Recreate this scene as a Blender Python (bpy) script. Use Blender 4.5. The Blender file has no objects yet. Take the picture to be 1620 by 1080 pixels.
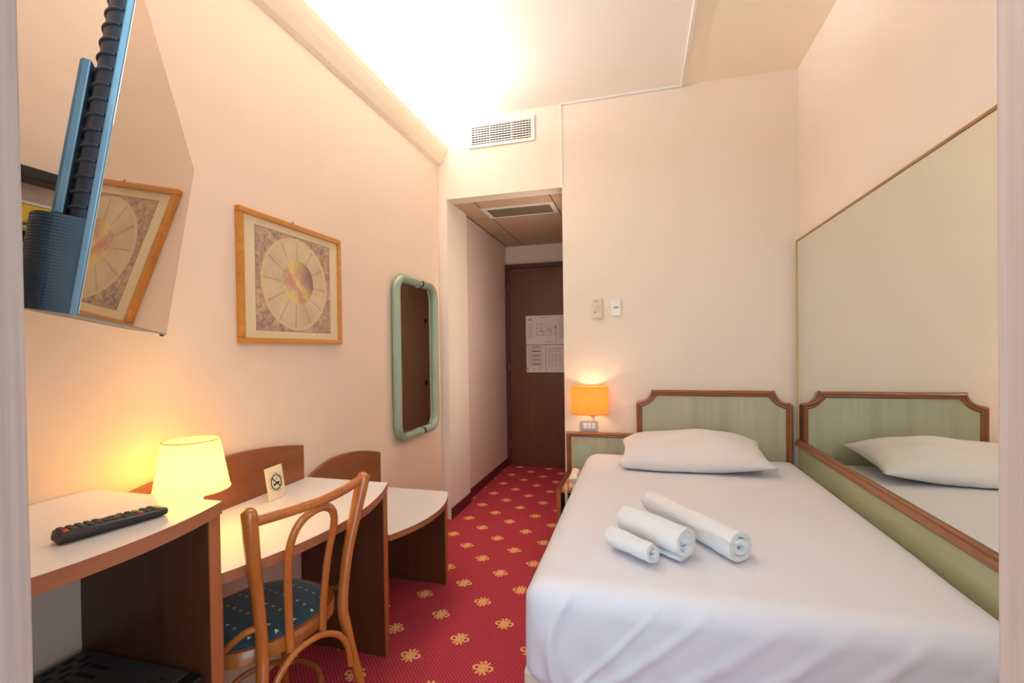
import bpy, bmesh, math, random
from mathutils import Vector, Matrix
from math import pi, sin, cos, sqrt, radians
random.seed(7)
scn = bpy.context.scene
col = scn.collection

# ------------------------------------------------------------------ node DSL
class N:
    def __init__(s, nt, sock): s.nt = nt; s.s = sock
    def _m(s, op, *a, clamp=False):
        n = s.nt.nodes.new('ShaderNodeMath'); n.operation = op; n.use_clamp = clamp
        for i, v in enumerate((s,) + a):
            if isinstance(v, N): s.nt.links.new(v.s, n.inputs[i])
            else: n.inputs[i].default_value = v
        return N(s.nt, n.outputs[0])
    def __add__(s, o): return s._m('ADD', o)
    def __radd__(s, o): return s._m('ADD', o)
    def __sub__(s, o): return s._m('SUBTRACT', o)
    def __rsub__(s, o): return (s * -1) + o
    def __mul__(s, o): return s._m('MULTIPLY', o)
    def __rmul__(s, o): return s._m('MULTIPLY', o)
    def __truediv__(s, o): return s._m('DIVIDE', o)
    def abs(s): return s._m('ABSOLUTE')
    def frac(s): return s._m('FRACT')
    def sqrt(s): return s._m('SQRT')
    def sin(s): return s._m('SINE')
    def min(s, o): return s._m('MINIMUM', o)
    def max(s, o): return s._m('MAXIMUM', o)
    def lt(s, o): return s._m('LESS_THAN', o)
    def atan2(s, o): return s._m('ARCTAN2', o)
    def ramp(s, a, b, lo=0.0, hi=1.0):
        n = s.nt.nodes.new('ShaderNodeMapRange'); n.clamp = True
        s.nt.links.new(s.s, n.inputs[0])
        for i, v in enumerate((a, b, lo, hi)): n.inputs[i + 1].default_value = v
        return N(s.nt, n.outputs[0])

def L(c):
    """sRGB 0-255 -> linear"""
    return tuple(((v / 255) / 12.92 if v / 255 <= .04045 else (((v / 255) + .055) / 1.055) ** 2.4) for v in c) + (1,)

class Mat:
    def __init__(s, name, color=(200, 200, 200), rough=.5, metal=0, spec=.5, **kw):
        s.m = bpy.data.materials.new(name); s.m.use_nodes = True
        s.nt = s.m.node_tree; s.b = s.nt.nodes['Principled BSDF']
        s.b.inputs['Base Color'].default_value = L(color)
        s.m.diffuse_color = L(color)
        s.b.inputs['Roughness'].default_value = rough
        s.b.inputs['Metallic'].default_value = metal
        s.b.inputs['Specular IOR Level'].default_value = spec
        for k, v in kw.items(): s.b.inputs[k].default_value = v
        s.co = None
    def coords(s, scale=(1, 1, 1)):
        if s.co is None:
            s.co = s.nt.nodes.new('ShaderNodeTexCoord')
        mp = s.nt.nodes.new('ShaderNodeMapping'); mp.inputs['Scale'].default_value = scale
        s.nt.links.new(s.co.outputs['Object'], mp.inputs['Vector'])
        return mp.outputs[0]
    def xyz(s):
        c = s.coords(); sp = s.nt.nodes.new('ShaderNodeSeparateXYZ'); s.nt.links.new(c, sp.inputs[0])
        return [N(s.nt, o) for o in sp.outputs]
    def noise(s, scale=5, detail=4, stretch=(1, 1, 1), rough=.55, dist=0):
        n = s.nt.nodes.new('ShaderNodeTexNoise'); n.inputs['Scale'].default_value = scale
        n.inputs['Detail'].default_value = detail; n.inputs['Roughness'].default_value = rough
        n.inputs['Distortion'].default_value = dist
        s.nt.links.new(s.coords(stretch), n.inputs['Vector'])
        return N(s.nt, n.outputs['Fac'])
    def mix(s, fac, a, b):
        n = s.nt.nodes.new('ShaderNodeMix'); n.data_type = 'RGBA'
        if isinstance(fac, N): s.nt.links.new(fac.s, n.inputs[0])
        else: n.inputs[0].default_value = fac
        for i, v in ((6, a), (7, b)):
            if isinstance(v, tuple): n.inputs[i].default_value = L(v) if len(v) == 3 else v
            else: s.nt.links.new(v, n.inputs[i])
        return n.outputs[2]
    def color(s, sock): s.nt.links.new(sock, s.b.inputs['Base Color']); return s
    def bump(s, h, strength=.3, dist=.01):
        n = s.nt.nodes.new('ShaderNodeBump'); n.inputs['Strength'].default_value = strength
        n.inputs['Distance'].default_value = dist
        s.nt.links.new(h.s, n.inputs['Height']); s.nt.links.new(n.outputs[0], s.b.inputs['Normal']); return s

def plain(name, c, rough=.5, metal=0, var=.06, bump=0, bscale=300, spec=.5, **kw):
    m = Mat(name, c, rough, metal, spec, **kw)
    n = m.noise(3, 3)
    d = tuple(int(max(0, v * (1 - var))) for v in c)
    m.color(m.mix(n, d, c))
    if bump: m.bump(m.noise(bscale, 2), bump, .002)
    return m.m

def wood(name, c1, c2, axis=2, rough=.35, scale=14, contrast=(.3, .7), spec=.5, coat=0):
    m = Mat(name, c1, rough, spec=spec)
    st = [1, 1, 1]; st[axis] = .07
    n = m.noise(scale, 6, tuple(st), .65, .3)
    n2 = m.noise(scale * 6, 3, tuple(v if v == 1 else .02 for v in st))
    f = (n * .7 + n2 * .3).ramp(*contrast)
    m.color(m.mix(f, c1, c2)); m.bump(n2, .06, .001)
    if coat: m.b.inputs['Coat Weight'].default_value = coat; m.b.inputs['Coat Roughness'].default_value = .12
    return m.m

# ------------------------------------------------------------------ mesh helpers
class MB:
    """collects shapes; build() links them as ONE mesh object"""
    def __init__(s): s.bm = bmesh.new(); s.mi = 0
    def _tag(s, faces):
        for f in faces: f.material_index = s.mi
    def box(s, x0, x1, y0, y1, z0, z1, bevel=0, M=None, seg=2):
        b = bmesh.new()
        vs = [b.verts.new((x, y, z)) for x in (x0, x1) for y in (y0, y1) for z in (z0, z1)]
        for q in ((0, 1, 3, 2), (4, 6, 7, 5), (0, 4, 5, 1), (2, 3, 7, 6), (0, 2, 6, 4), (1, 5, 7, 3)):
            b.faces.new([vs[i] for i in q])
        if bevel: bmesh.ops.bevel(b, geom=list(b.edges), offset=bevel, segments=seg, affect='EDGES', profile=.6)
        s.merge(b, M); return s
    def merge(s, b, M=None):
        if M is not None: bmesh.ops.transform(b, matrix=M, verts=b.verts)
        bmesh.ops.recalc_face_normals(b, faces=b.faces)
        mp = {v: s.bm.verts.new(v.co) for v in b.verts}
        for f in b.faces:
            try:
                g = s.bm.faces.new([mp[v] for v in f.verts]); g.material_index = s.mi + f.material_index; g.smooth = f.smooth
            except ValueError: pass
        b.free()
    def prism(s, pts, lo, hi, axis='z', bevel=0, M=None, cap_mat=0):
        """pts 2D outline; extruded along axis. x: pts=(y,z); y: pts=(x,z); z: pts=(x,y)"""
        b = bmesh.new()
        def P(p, h):
            return {'z': (p[0], p[1], h), 'x': (h, p[0], p[1]), 'y': (p[0], h, p[1])}[axis]
        lo_v = [b.verts.new(P(p, lo)) for p in pts]; hi_v = [b.verts.new(P(p, hi)) for p in pts]
        f1 = b.faces.new(lo_v); f2 = b.faces.new(hi_v); f2.material_index = cap_mat
        n = len(pts)
        for i in range(n): b.faces.new((lo_v[i], lo_v[(i + 1) % n], hi_v[(i + 1) % n], hi_v[i]))
        if bevel: bmesh.ops.bevel(b, geom=[e for f in (f1, f2) for e in f.edges], offset=bevel, segments=2, affect='EDGES')
        s.merge(b, M); return s
    def tube(s, pts, r, seg=12, closed=False, smooth=True, flat=None, up=None):
        """sweep a circle (or ellipse: flat=(a,b) factors) along 3D points; r number or list"""
        pts = [Vector(p) for p in pts]; n = len(pts)
        rs = r if isinstance(r, (list, tuple)) else [r] * n
        b = bmesh.new(); rings = []
        T = []
        for i in range(n):
            a = pts[(i - 1) % n] if (closed or i > 0) else pts[i]
            c = pts[(i + 1) % n] if (closed or i < n - 1) else pts[i]
            T.append((c - a).normalized())
        ref = Vector(up) if up else (Vector((0, 0, 1)) if abs(T[0].z) < .9 else Vector((1, 0, 0)))
        nrm = (ref - T[0] * ref.dot(T[0])).normalized()
        fl = flat or (1, 1)
        for i in range(n):
            nrm = (nrm - T[i] * nrm.dot(T[i])).normalized(); bi = T[i].cross(nrm)
            if up:
                u = Vector(up); nn = (u - T[i] * u.dot(T[i]))
                if nn.length > .05: nrm = nn.normalized(); bi = T[i].cross(nrm)
            rings.append([b.verts.new(pts[i] + (nrm * cos(2 * pi * k / seg) * fl[0] + bi * sin(2 * pi * k / seg) * fl[1]) * rs[i]) for k in range(seg)])
        for i in range(n if closed else n - 1):
            A, B = rings[i], rings[(i + 1) % n]
            for k in range(seg):
                f = b.faces.new((A[k], A[(k + 1) % seg], B[(k + 1) % seg], B[k])); f.smooth = smooth
        if not closed:
            b.faces.new(rings[0]); b.faces.new(rings[-1])
        s.merge(b); return s
    def lathe(s, prof, cx=0, cy=0, seg=32, sx=1, sy=1, smooth=True, cap=True, ripple=None):
        b = bmesh.new(); rings = []
        for r, z in prof:
            rr = []
            for k in range(seg):
                q = r * (1 + (ripple * (1 if k % 2 else -1) if ripple else 0))
                rr.append(b.verts.new((cx + q * cos(2 * pi * k / seg) * sx, cy + q * sin(2 * pi * k / seg) * sy, z)))
            rings.append(rr)
        for A, B in zip(rings, rings[1:]):
            for k in range(seg):
                f = b.faces.new((A[k], A[(k + 1) % seg], B[(k + 1) % seg], B[k])); f.smooth = smooth
        if cap: b.faces.new(rings[0]); b.faces.new(rings[-1])
        s.merge(b); return s
    def build(s, name, mats, parent=None, sharp=35, label=None, sub=0, solid=0):
        me = bpy.data.meshes.new(name); s.bm.to_mesh(me); s.bm.free()
        for m in (mats if isinstance(mats, (list, tuple)) else [mats]): me.materials.append(m)
        o = bpy.data.objects.new(name, me); col.objects.link(o)
        if parent is not None: o.parent = parent
        if label: o['label'] = label
        if sharp is not None and any(p.use_smooth for p in me.polygons):
            try: me.set_sharp_from_angle(angle=radians(sharp))
            except Exception: pass
        if solid:
            q = o.modifiers.new('solid', 'SOLIDIFY'); q.thickness = solid; q.offset = 0
        if sub:
            q = o.modifiers.new('sub', 'SUBSURF'); q.levels = sub; q.render_levels = sub
        return o

def thing(name, label, cat, loc=(0, 0, 0), rz=0, group=None):
    o = bpy.data.objects.new(name, None); col.objects.link(o); o.empty_display_size = .1
    o.location = loc; o.rotation_euler = (0, 0, rz); o['label'] = label; o['category'] = cat
    if group: o['group'] = group
    return o
def tag(o, label, cat, group=None):
    o['label'] = label; o['category'] = cat
    if group: o['group'] = group
    return o
def struct(o, label=None, cat=None):
    o['kind'] = 'structure'
    if label: o['label'] = label
    if cat: o['category'] = cat
    return o
def smoothpath(pts, sub=6, closed=False):
    P = [Vector(p) for p in pts]; n = len(P); out = []
    rng = n if closed else n - 1
    for i in range(rng):
        p0 = P[(i - 1) % n] if (closed or i > 0) else P[0] * 2 - P[1]
        p1 = P[i]; p2 = P[(i + 1) % n]
        p3 = P[(i + 2) % n] if (closed or i + 2 < n) else P[-1] * 2 - P[-2]
        for k in range(sub):
            t = k / sub
            out.append(.5 * ((2 * p1) + (p2 - p0) * t + (2 * p0 - 5 * p1 + 4 * p2 - p3) * t * t + (3 * p1 - p0 - 3 * p2 + p3) * t ** 3))
    if not closed: out.append(P[-1])
    return out
def lerp(a, b, t): return a + (b - a) * t

# ------------------------------------------------------------------ dimensions
XL, XR, YB, ZC = -1.40, .935, 3.14, 2.89
XP = -1.335           # left edge of the corridor opening
XO = -.492            # right edge of the corridor opening
ZO = 2.325            # top of the opening
YD = 4.79             # end of the corridor
YF0, YF1 = .30, .36   # wall with the doorway the picture is taken through
JX0, JX1 = -.684, .2215

# ------------------------------------------------------------------ materials
def wallmat(name, c, var=.03):
    m = Mat(name, c, .85, spec=.2)
    n = m.noise(2.2, 3); d = tuple(int(v * (1 - var)) for v in c)
    m.color(m.mix(n, d, c)); m.bump(m.noise(160, 3), .05, .002); return m.m
M_wallL = wallmat('plaster_peach', (231, 208, 187))
M_wallB = wallmat('plaster_cream', (234, 222, 208))
M_wallR = wallmat('plaster_cream_right', (232, 222, 211))
M_corr = wallmat('plaster_corridor', (226, 204, 192))
def ceilmat():
    m = Mat('ceiling_paint', (250, 245, 236), .85, spec=.2); x, y, z = m.xyz()
    a = m.mix(m.noise(2.2, 3), (246, 240, 230), (252, 247, 238))
    m.color(m.mix(x.ramp(.279, .281), a, (250, 238, 215))); return m.m
M_ceil = ceilmat()
M_cove = wallmat('cove_paint', (252, 238, 212))
M_white = plain('white_enamel', (238, 234, 228), .4)
M_whiteplastic = plain('white_plastic', (240, 238, 232), .35)
M_jamb = None
def jambmat():
    m = Mat('pale_woodgrain_laminate', (205, 195, 190), .5)
    n = m.noise(30, 5, (1, 1, .03), .6); n2 = m.noise(160, 2, (1, 1, .012))
    m.color(m.mix((n * .6 + n2 * .4).ramp(.3, .7), (190, 176, 170), (222, 214, 210))); return m.m
M_jamb = jambmat()
M_mahog = wood('mahogany_veneer', (104, 58, 34), (72, 38, 20), 2, .38)
M_mahogX = wood('mahogany_veneer_lengthwise', (150, 88, 50), (118, 64, 34), 1, .4)
M_edge = wood('wood_edge_band', (168, 100, 66), (146, 82, 52), 1, .4)
M_edgeV = wood('wood_edge_band_upright', (176, 100, 56), (150, 80, 42), 2, .4)
M_lam = plain('pale_grey_laminate', (226, 220, 216), .22, var=.02)
M_beech = wood('bentwood_lacquer', (196, 112, 48), (160, 84, 32), 2, .25, coat=.6)
M_frame = wood('walnut_moulding', (156, 96, 52), (112, 64, 34), 0, .3, coat=.3)
M_frameV = wood('walnut_moulding_upright', (156, 96, 52), (112, 64, 34), 2, .3, coat=.3)
M_frameY = wood('walnut_rail', (150, 92, 56), (104, 60, 36), 1, .3, coat=.3)
M_nswood = wood('nightstand_cherry', (204, 130, 68), (176, 102, 48), 0, .35)
def greenpanel():
    m = Mat('green_stained_veneer', (160, 172, 140), .35)
    n = m.noise(10, 5, (1, 1, .05), .6, .3)
    m.color(m.mix(n.ramp(.3, .7), (160, 160, 134), (184, 183, 158))); return m.m
M_green = greenpanel()
def greenpanelY():
    m = Mat('green_stained_veneer_lengthwise', (160, 160, 120), .35)
    n = m.noise(10, 5, (1, .05, 1), .6, .3)
    m.color(m.mix(n.ramp(.3, .7), (150, 152, 116), (172, 172, 134))); return m.m
M_greenY = greenpanelY()
M_brass = plain('brass_trim', (178, 140, 84), .3, .8)
M_chrome = plain('chrome', (210, 210, 210), .12, 1, var=.02)
M_mirror = Mat('mirror_glass', (236, 241, 234), .0, 1).m
M_mirror2 = Mat('mirror_glass_small', (215, 205, 195), .0, 1).m
M_mint = plain('mint_lacquer', (150, 170, 148), .18, spec=.6, var=.08)
M_black = plain('black_plastic', (22, 22, 24), .35)
M_blackmat = plain('black_matte', (16, 14, 14), .7)
def sheetmat(name, c, b=.25, sc=260):
    m = Mat(name, c, .9, spec=.15); m.b.inputs['Sheen Weight'].default_value = .15
    m.bump(m.noise(sc, 3), b, .002); return m.m
M_sheet = sheetmat('white_cotton_sheet', (214, 214, 222), .05, 500)
M_pillow = sheetmat('white_cotton_pillowcase', (218, 215, 217), .05, 500)
M_towel = sheetmat('white_terry', (224, 226, 230), .9, 420)
M_base = sheetmat('cream_bed_base', (214, 198, 180), .2, 300)

def carpet():
    m = Mat('red_fleur_carpet', (170, 30, 50), .95, spec=.1)
    x, y, z = m.xyz()
    px, py = .310, .300
    def cell(x0, y0, flip):
        u = (((x - x0) / px + .5).frac() - .5) * (px * 1000)
        v = (((y - y0) / py + .5).frac() - .5) * (py * 1000)
        if flip: v = v * -1
        u = u * .96
        v = v * .96
        a = u.abs()
        def ell(cx, cy, rx, ry, ang=0):
            c, s_ = cos(radians(ang)), sin(radians(ang))
            dx, dy = a - cx, v - cy
            p = (dx * c + dy * s_) / rx; q = (dy * c - dx * s_) / ry
            return p * p + q * q
        def ring(cx, cy, r, t):
            dx, dy = a - cx, v - cy
            return ((dx * dx + dy * dy).sqrt() - r).abs() / t
        d = ell(0, 0, 6, 26)
        for e in (ell(0, 33, 6.5, 9), ell(13, 24, 5, 13, -32), ell(12, -22, 5.5, 15, 38), ell(0, -30, 5, 9),
                  ring(25, 1, 11.5, 4.6), ell(9, 9, 10, 4.5, 35), ell(10, -8, 10, 4, -25)):
            d = d.min(e)
        return d.ramp(1.15, .8)
    mot = cell(-.909, 1.995, False).max(cell(-.754, 2.146, True))
    def dots(ox, oy):
        u = ((x / .0165 + ox).frac() - .5) * 16.5; v = ((y / .0165 + oy).frac() - .5) * 16.5
        return (u * u + v * v).sqrt().ramp(2.9, 1.9)
    dt = dots(0, 0).max(dots(.5, .5))
    base = m.mix(m.noise(40, 4), (156, 42, 58), (184, 54, 70))
    c1 = m.mix(dt * .75, base, (232, 130, 130))
    c2 = m.mix(m.noise(260, 2).ramp(.3, .7), (226, 158, 96), (244, 196, 132))
    m.color(m.mix(mot, c1, c2)); m.bump(m.noise(500, 2), .5, .003); return m.m
M_carpet = carpet()
M_basered = plain('dark_red_carpet_skirting', (112, 22, 38), .9, var=.12)

# ------------------------------------------------------------------ the room
def quadbox(name, mat, *boxes, bevel=0):
    m = MB()
    for b in boxes: m.box(*b, bevel=bevel)
    return struct(m.build(name, mat))
quadbox('floor', M_carpet, (-1.6, 1.1, .30, 5.0, -.06, 0))
quadbox('wall_left', M_wallL, (XL - .12, XL, YF0, YB + .45, 0, 3.0))
# back wall: right part, lintel and left pier of the corridor opening in one mesh
quadbox('wall_back', M_wallB, (XO, XR + .12, YB, YB + .12, 0, 3.0), (XP, XO, YB, YB + .12, ZO + .005, 3.0), (XL, XP, YB, YB + .40, 0, 3.0))
quadbox('wall_right', M_wallR, (XR, XR + .12, YF1, YB, 0, 3.0))
quadbox('wall_front', M_wallB, (XL, JX0 - .10, YF0, YF1, 0, 3.0), (JX1 + .10, XR + .12, YF0, YF1, 0, 3.0), (JX0 - .10, JX1 + .10, YF0, YF1, 2.35, 3.0))
quadbox('wall_corridor_left', M_corr, (-1.49, -1.365, YB + .45, YD + .1, 0, 2.6))
quadbox('wall_corridor_right', M_corr, (XO, XO + .1, YB + .12, YD + .1, 0, 2.6))
quadbox('wall_corridor_end', M_wallB, (-1.365, XO, YD, YD + .1, 0, 2.6))
# ceiling + corridor ceiling of tiles
quadbox('ceiling', M_ceil, (XL, XR, YF1, YB, ZC, 3.0))
def ceilgrid():
    m = Mat('ceiling_tiles_corridor', (190, 165, 140), .8, spec=.2)
    x, y, z = m.xyz()
    g = (x + 1.17).abs().lt(.005).max((x + .60).abs().lt(.005)).max((x + 1.345).abs().lt(.006))
    side = x.lt(-1.17)
    for yy in (3.71, 4.28): g = g.max((y - yy).abs().lt(.005) * side)
    m.color(m.mix(g, m.mix(m.noise(90, 3), (186, 162, 138), (200, 176, 150)), (120, 98, 80))); return m.m
quadbox('ceiling_corridor', ceilgrid(), (-1.365, XO, YB + .122, YD, ZO + .005, ZO + .05))
# trims
m = MB(); pts = [(XL, 2.575), (XL + .022, 2.590), (XL + .05, 2.628), (XL + .072, 2.665), (XL + .083, 2.688), (XL + .083, 2.72), (XL + .073, 2.72), (XL + .068, 2.70), (XL, 2.70)]
m.prism(pts, YF1 + .001, YB - .001, 'y'); struct(m.build('trim_1', M_cove), 'cream cove moulding that hides the strip light along the left wall', 'cove')
m = MB(); m.box(.272, .290, YF1 + .002, YB - .02, ZC - .009, ZC, .002); m.box(XO, .290, YB - .02, YB, ZC - .013, ZC, .003)
m.box(XO - .006, XO + .006, YB - .006, YB, ZO, ZC - .013, .001)
struct(m.build('trim_2', M_white), 'white cable raceway across the ceiling and along the back wall', 'raceway')
m = MB(); m.box(XP + .012, XP + .018, YB - .004, YB, 2.70, ZC - .001)
struct(m.build('trim_3', M_wallL))
for nm, bx in (('baseboard_left', (XL, XL + .010, 2.30, YB, 0, .08)), ('baseboard_pier', (XP, XP + .010, YB, YB + .40, 0, .08)),
               ('baseboard_corridor', (-1.365, -1.353, YB + .46, YD, 0, .08))):
    quadbox(nm, M_basered, bx, bevel=.002)
# doorway jambs
m = MB(); m.box(JX0 - .10, JX0, YF0 - .01, YF1 + .01, 0, 2.35, .003)
struct(m.build('trim_4', M_jamb), 'pale woodgrain door jamb at the left edge', 'jamb')
m = MB(); m.box(JX1, JX1 + .10, YF0 - .01, YF1 + .01, 0, 2.35, .003)
struct(m.build('trim_5', M_jamb), 'pale woodgrain door jamb at the right edge', 'jamb')
# entrance door at the end of the corridor
M_door = wood('dark_brown_door', (112, 66, 48), (96, 54, 38), 2, .4, scale=8)
M_doorframe = wood('dark_brown_door_frame', (88, 50, 36), (76, 42, 30), 2, .4, scale=8)
d1 = MB().box(-1.318, XO - .002, YD - .035, YD - .001, .004, 2.085, .002).build('door_1', M_door); struct(d1, 'dark brown entrance door at the end of the corridor', 'door')
MB().box(-1.363, -1.320, YD - .05, YD - .001, 0, 2.13, .002).box(-1.320, XO - .002, YD - .05, YD - .001, 2.088, 2.13, .002).build('door_frame', M_doorframe, d1)
for z in (1.893, 1.05, .235):
    MB().tube([(-1.322, YD - .058, z - .035), (-1.322, YD - .058, z + .035)], .006, 10).build('hinge', M_brass, d1, label='small brass hinge')
# bathroom door in the right corridor wall (its reflection fills the small mirror)
d2 = MB().box(XO - .022, XO - .001, 3.60, 4.74, .004, 2.12, .003).build('door_2', plain('bathroom_door_brown', (186, 160, 145), .5)); struct(d2, 'brown bathroom door in the right corridor wall', 'door')
for z in (1.555, .885):
    h = MB().box(XO - .030, XO - .0222, 4.60, 4.645, z - .022, z + .022, .002).build('hinge', M_blackmat, d2, label='square black hinge plate')
    MB().box(XO - .033, XO - .0302, 4.618, 4.627, z - .005, z + .005).build('screw', M_chrome, h)

# ------------------------------------------------------------------ vents
def grille_mat_dark(): return plain('vent_dark', (34, 20, 14), .9)
M_vdark = grille_mat_dark()
t = thing('air_vent', 'white rectangular air grille high on the wall over the corridor opening', 'vent', (-.916, YB, 2.757))
w, h = .242, .088
MB().box(-w, w, -.012, 0, h - .022, h, .002).box(-w, w, -.012, 0, -h, -h + .022, .002).box(-w, -w + .026, -.012, 0, -h + .022, h - .022, .002).box(w - .026, w, -.012, 0, -h + .022, h - .022, .002).build('frame', M_white, t)
MB().box(-w + .026, w - .026, -.002, -.0005, -h + .022, h - .022).build('backing', M_vdark, t)
for i in range(8):
    z = -h + .030 + i * .0165
    MB().box(-w + .026, w - .026, -.010, -.004, z, z + .0068, .001).build('slat', M_white, t)
m = MB()
for i in range(19):
    x = -w + .048 + i * .0218
    m.box(x, x + .003, -.0038, -.0022, -h + .024, h - .024)
for x in (-.08, .08): m.box(x - .0025, x + .0025, -.0115, -.0101, -h + .022, h - .022)
m.build('upright_vanes', M_white, t)
t = thing('ceiling_vent', 'grey slotted vent set in the tiled ceiling of the corridor', 'vent', (-.89, 3.565, ZO + .005))
MB().box(-.285, .285, -.140, -.115, -.010, 0, .002).box(-.285, .285, .115, .128, -.006, 0, .001).box(-.285, -.25, -.115, .115, -.006, 0, .001).box(.25, .285, -.115, .115, -.006, 0, .001).build('frame', M_white, t)
MB().box(-.25, .25, -.115, .115, -.002, -.0005).build('backing', plain('vent_backing_grey', (110, 96, 82), .9), t)
m = MB()
for i in range(9): m.box(-.25, .25, -.105 + i * .025, -.093 + i * .025, -.005, -.0022)
m.build('louvres', plain('vent_louvre_grey', (140, 126, 108), .6), t)

# ------------------------------------------------------------------ framed print on left wall
t = thing('framed_picture', 'square antique engraving in a narrow gilt wood frame on the left wall', 'picture', (XL, 1.650, 1.5225))
hw, hh, fw = .296, .2495, .022
M_gilt = wood('gilt_wood', (206, 140, 58), (166, 102, 36), 1, .35)
MB().box(.001, .022, -hw, hw, hh - fw, hh, .004).box(.001, .022, -hw, hw, -hh, -hh + fw, .004).box(.001, .022, -hw, -hw + fw, -hh + fw, hh - fw, .004).box(.001, .022, hw - fw, hw, -hh + fw, hh - fw, .004).build('frame', M_gilt, t)
MB().box(.001, .012, -hw + fw, hw - fw, -hh + fw, hh - fw).build('mat_board', plain('aged_mat', (222, 200, 160), .6), t)
def engraving():
    m = Mat('old_engraving', (170, 140, 116), .6)
    x, y, z = m.xyz()
    r = ((y * y) + (z * z)).sqrt()
    field = m.mix((m.noise(34, 6, rough=.75)).ramp(.38, .62), (132, 106, 92), (196, 166, 134))
    disc = m.mix(m.noise(9, 4).ramp(.35, .65), (206, 184, 146), (190, 166, 132))
    ang = y.atan2(z)
    spokes = ((ang * 12 + 1.0)).sin().ramp(.93, .99) * .5
    disc = m.mix(spokes, disc, (140, 116, 96))
    # soft tinted globe, off-centre
    gy, gz = y - .012, z - .01
    gr = ((gy * gy) + (gz * gz)).sqrt()
    tint = m.mix(m.noise(16, 4, rough=.6).ramp(.42, .58), (214, 186, 116), (190, 140, 122))
    tint = m.mix((gy + gz * .4).ramp(.0, .09), tint, (128, 104, 94))
    disc = m.mix(gr.ramp(.094, .088), disc, tint)
    c = m.mix(r.ramp(.184, .181), field, disc)
    ringm = ((r - .186).abs()).ramp(.007, .005)
    c = m.mix(ringm, c, (206, 178, 138))
    edge = y.abs().max(z.abs() * 1.09).ramp(.214, .216)
    c = m.mix(edge, c, (150, 122, 100))
    m.color(c); return m.m
MB().box(.0121, .0126, -.218, .218, -.200, .200).build('print', engraving(), t)
MB().tube([(.004, -.005, hh), (.004, -.005, hh + .012)], .0035, 8).build('hanger', M_brass, t)

# ------------------------------------------------------------------ small mirror with mint tube frame
t = thing('wall_mirror', 'tall narrow mirror with rounded mint green tube frame on the left wall', 'mirror', (XL, 2.712, 1.193))
def rrect(hy, hz, r, n=8):
    P = []
    for cy, cz, a0 in ((hy - r, hz - r, 0), (-hy + r, hz - r, 90), (-hy + r, -hz + r, 180), (hy - r, -hz + r, 270)):
        for k in range(n + 1):
            a = radians(a0 + 90 * k / n); P.append((cy + r * cos(a), cz + r * sin(a)))
    return P
R_ = rrect(.262, .480, .085)
MB().tube([(.030, p[0], p[1]) for p in R_], .026, 14, closed=True).build('frame', M_mint, t)
MB().prism(rrect(.240, .458, .065), .006, .024, 'x').build('glass', M_mirror2, t)
for sg in (1, -1):
    MB().tube([(.030, .035, sg * .48), (.030, .060, sg * .48)], .0275, 14).build('connector', M_chrome, t, label='chrome ring joining the tube frame')
MB().box(.0005, .0055, -.15, .15, -.35, .35).build('backing', M_blackmat, t)

# ------------------------------------------------------------------ furniture along left wall
def arc_front(y0, y1, xe, bulge, n=20):
    c = (y0 + y1) / 2; h = (y1 - y0) / 2
    return [(xe + bulge * (1 - ((y - c) / h) ** 2), y) for y in [lerp(y0, y1, i / n) for i in range(n + 1)]]
def curved_top(y0, y1, xe, bulge, z, th, name, parent):
    pts = [(XL + .002, y1), (XL + .002, y0)] + arc_front(y0, y1, xe, bulge)
    m = MB(); m.prism(pts, z - th, z, 'z', cap_mat=1)
    return m.build(name, [M_edge, M_lam], parent)
def panel(y0, y1, x1, z1, parent, name='side_panel', x0=XL + .002):
    m = MB(); m.box(x0, x1 - .004, y0, y1, 0, z1); o = m.build(name, M_mahog, parent)
    MB().box(x1 - .0039, x1, y0, y1, 0, z1, .001).build('edge_band', M_edgeV, o, label='lighter reddish wood edge band')
    return o
def splash(pts, z0, parent):
    o = MB().prism(pts, XL + .0021, XL + .020, 'x', bevel=.0015).build('back_panel', M_mahogX, parent); return o
# cabinet with the minibar bay
cab = thing('minibar_cabinet', 'tall end cabinet with curved pale top, holding the black fridge', 'cabinet', (0, 0, 0))
curved_top(.405, .885, -.968, .042, .885, .030, 'top', cab)
panel(.855, .885, -.974, .8548, cab); panel(.405, .435, -.974, .8548, cab)
# desk
dk = thing('writing_desk', 'curved brown writing desk with pale top behind the chair', 'desk', (0, 0, 0))
curved_top(.888, 1.690, -.998, .090, .70, .028, 'top', dk)
panel(1.660, 1.690, -1.000, .6718, dk); panel(.888, .912, -1.000, .6718, dk)
splash([(.888, .7005)] + [(1.667, .7005)] + [(lerp(1.667, .888, i / 16), .838 + .043 * (1 - ((lerp(1.667, .888, i / 16) - 1.30) / .38) ** 2 * .98)) for i in range(17)], 0, dk)
# bench
bn = thing('luggage_bench', 'low curved brown bench with pale top beside the pier', 'bench', (0, 0, 0))
curved_top(1.692, 2.285, -.992, .074, .485, .026, 'top', bn)
panel(2.255, 2.285, -.994, .4588, bn)
splash([(1.692, .4855), (2.270, .4855)] + [(y, .742 - .062 * abs((y - 1.90) / .37) ** 2.0 if y > 1.90 else .742 - .050 * ((1.90 - y) / .20) ** 2) for y in [lerp(2.270, 1.692, i / 20) for i in range(21)]], 0, bn)

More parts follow.
